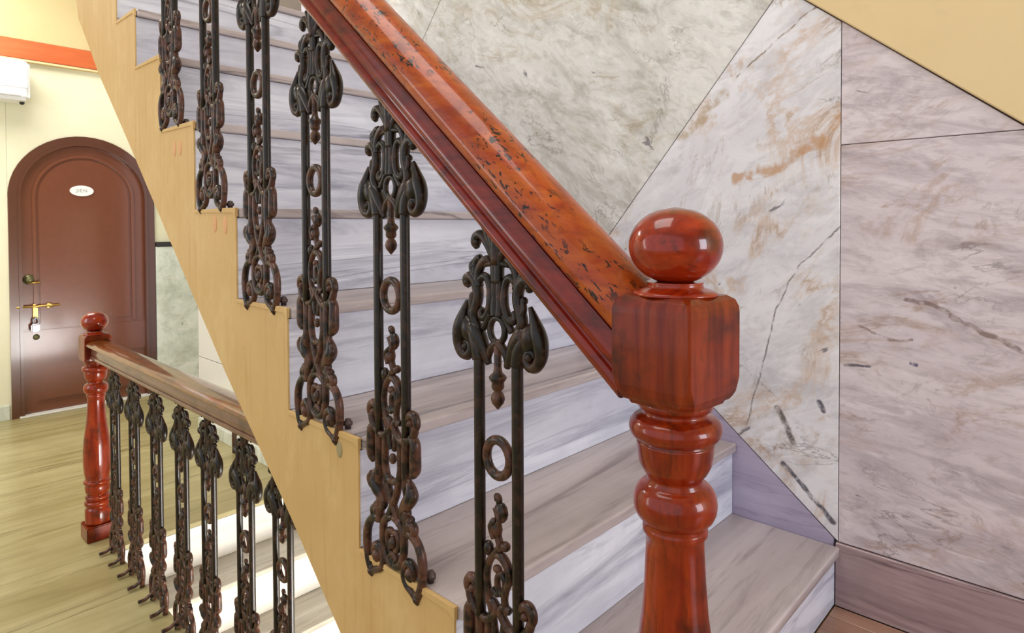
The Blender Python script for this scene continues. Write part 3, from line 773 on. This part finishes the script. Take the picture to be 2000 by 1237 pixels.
n = 32; P = [(px+.073*math.cos(2*PI*k/n), pz+.038*math.sin(2*PI*k/n)) for k in range(n)]
bm = bmesh.new(); f = bm.faces.new([bm.verts.new((x, -.004, z)) for x, z in P]); e = bmesh.ops.extrude_face_region(bm, geom=[f])
for v in e['geom']:
    if isinstance(v, bmesh.types.BMVert): v.co.y = -.016
bmesh.ops.recalc_face_normals(bm, faces=bm.faces)
me = bpy.data.meshes.new('oval_plaque'); bm.to_mesh(me); bm.free()
pq = link('oval_plaque', me, M['white'], lf); pq['label'] = 'white oval name plaque with faint grey lettering'
cu = bpy.data.curves.new('lettering', 'FONT'); cu.body = 'JIEN'; cu.size = .034; cu.align_x = 'CENTER'; cu.align_y = 'CENTER'; cu.extrude = .0005; cu.space_character = 1.15
tx = bpy.data.objects.new('lettering', cu); C.objects.link(tx); tx.data.materials.append(M['grey_print'])
bpy.context.view_layer.update()
dg = bpy.context.evaluated_depsgraph_get(); tm = bpy.data.meshes.new_from_object(tx.evaluated_get(dg)); bpy.data.objects.remove(tx)
tx = link('lettering', tm, M['grey_print'], dr, (px, -.0165, pz), (PI/2, 0, 0))
# hardware
z_ = .353-ZL
bl = link('tower_bolt', None, None, lf); bpy.data.objects.remove(bl)
def rod(name, x0, x1, z, y, r, mat, par, knobs=()):
    prof = [(r*.4, 0), (r, .004)]
    L = x1-x0
    for kx, kr in knobs: prof += [(r, kx-.016), (kr, kx-.006), (kr, kx+.006), (r, kx+.016)]
    prof += [(r, L-.004), (r*.4, L)]
    return lathe(name, prof, mat, par, (x0, y, z), 14, (0, PI/2, 0))
rod('sliding_bolt', .815-X0, 1.065-X0, z_, -.030, .007, M['brass'], lf, ((.03, .012), (.20, .014)))
for x in (.85, .92, 1.0): box_(lf, 'bolt_bracket', (x-X0-.008, -.026, z_-.016), (x-X0+.008, -.008, z_+.016), M['brass'], .002)
kx, kz = on_door(.895, .53)
lathe('latch_plate', [(.030, 0), (.034, .004), (.030, .010), (.014, .013), (.012, .03), (.022, .036), (.024, .046), (.012, .054), (.002, .055)], M['bronze'], lf, (kx, -.001, kz+.01), 20, (PI/2, 0, 0))
rod('latch_lever', .885-X0, .955-X0, kz-.012, -.040, .007, M['brass'], lf)
# hasp and hanging padlock
hx = .925-X0
box_(lf, 'hasp_plate', (hx-.012, -.022, z_-.085), (hx+.014, -.008, z_-.01), M['brass'], .003)
pl = box_(lf, 'padlock', (hx-.030, -.052, z_-.175), (hx+.022, -.026, z_-.118), M['steel'], .008)
s = Strokes(); s.add([(-.016, -.118), (-.017, -.095), (-.004, -.078), (.009, -.095), (.008, -.118)], .0045, mirror=False)
sh = s.build('shackle', M['steel'], lf); sh.rotation_euler = (0, 0, PI/2); sh.location = (hx-.004, -.038, z_)
lathe('keyhole_cover', [(.018, 0), (.020, .004), (.014, .010), (.003, .012)], M['bronze'], lf, (hx+.005, -.008, z_-.215), 16, (PI/2, 0, 0))

# ------------------------------------------------------------ air conditioner on the wall, standing rod
ac = root('air_conditioner', 'white wall mounted air conditioner left of the arched door, below the orange band', 'air conditioner', (.47, YD, 1.735))
box_(ac, 'housing', (-.42, -.20, 0), (.42, -.001, .262), M['ac_white'], .022, 4)
box_(ac, 'front_panel', (-.405, -.207, .075), (.405, -.19, .25), M['ac_white'], .006, 2)
box_(ac, 'air_louver', (-.37, -.209, .022), (.37, -.185, .060), M['ac_white'], .006, 2)
box_(ac, 'pipe_stub', (.375, -.12, -.018), (.40, -.09, .004), M['black_trim'], .005, 2)
st_ = lathe('wooden_rod', [(.008, 0), (.013, .004), (.013, .10), (.011, .30), (.008, .305)], M['stick'], None, (W-.05, 3.62, ZL), 12)
tag(st_, 'thin dark brown rod standing upright against the white wall beyond the lower railing', 'rod')
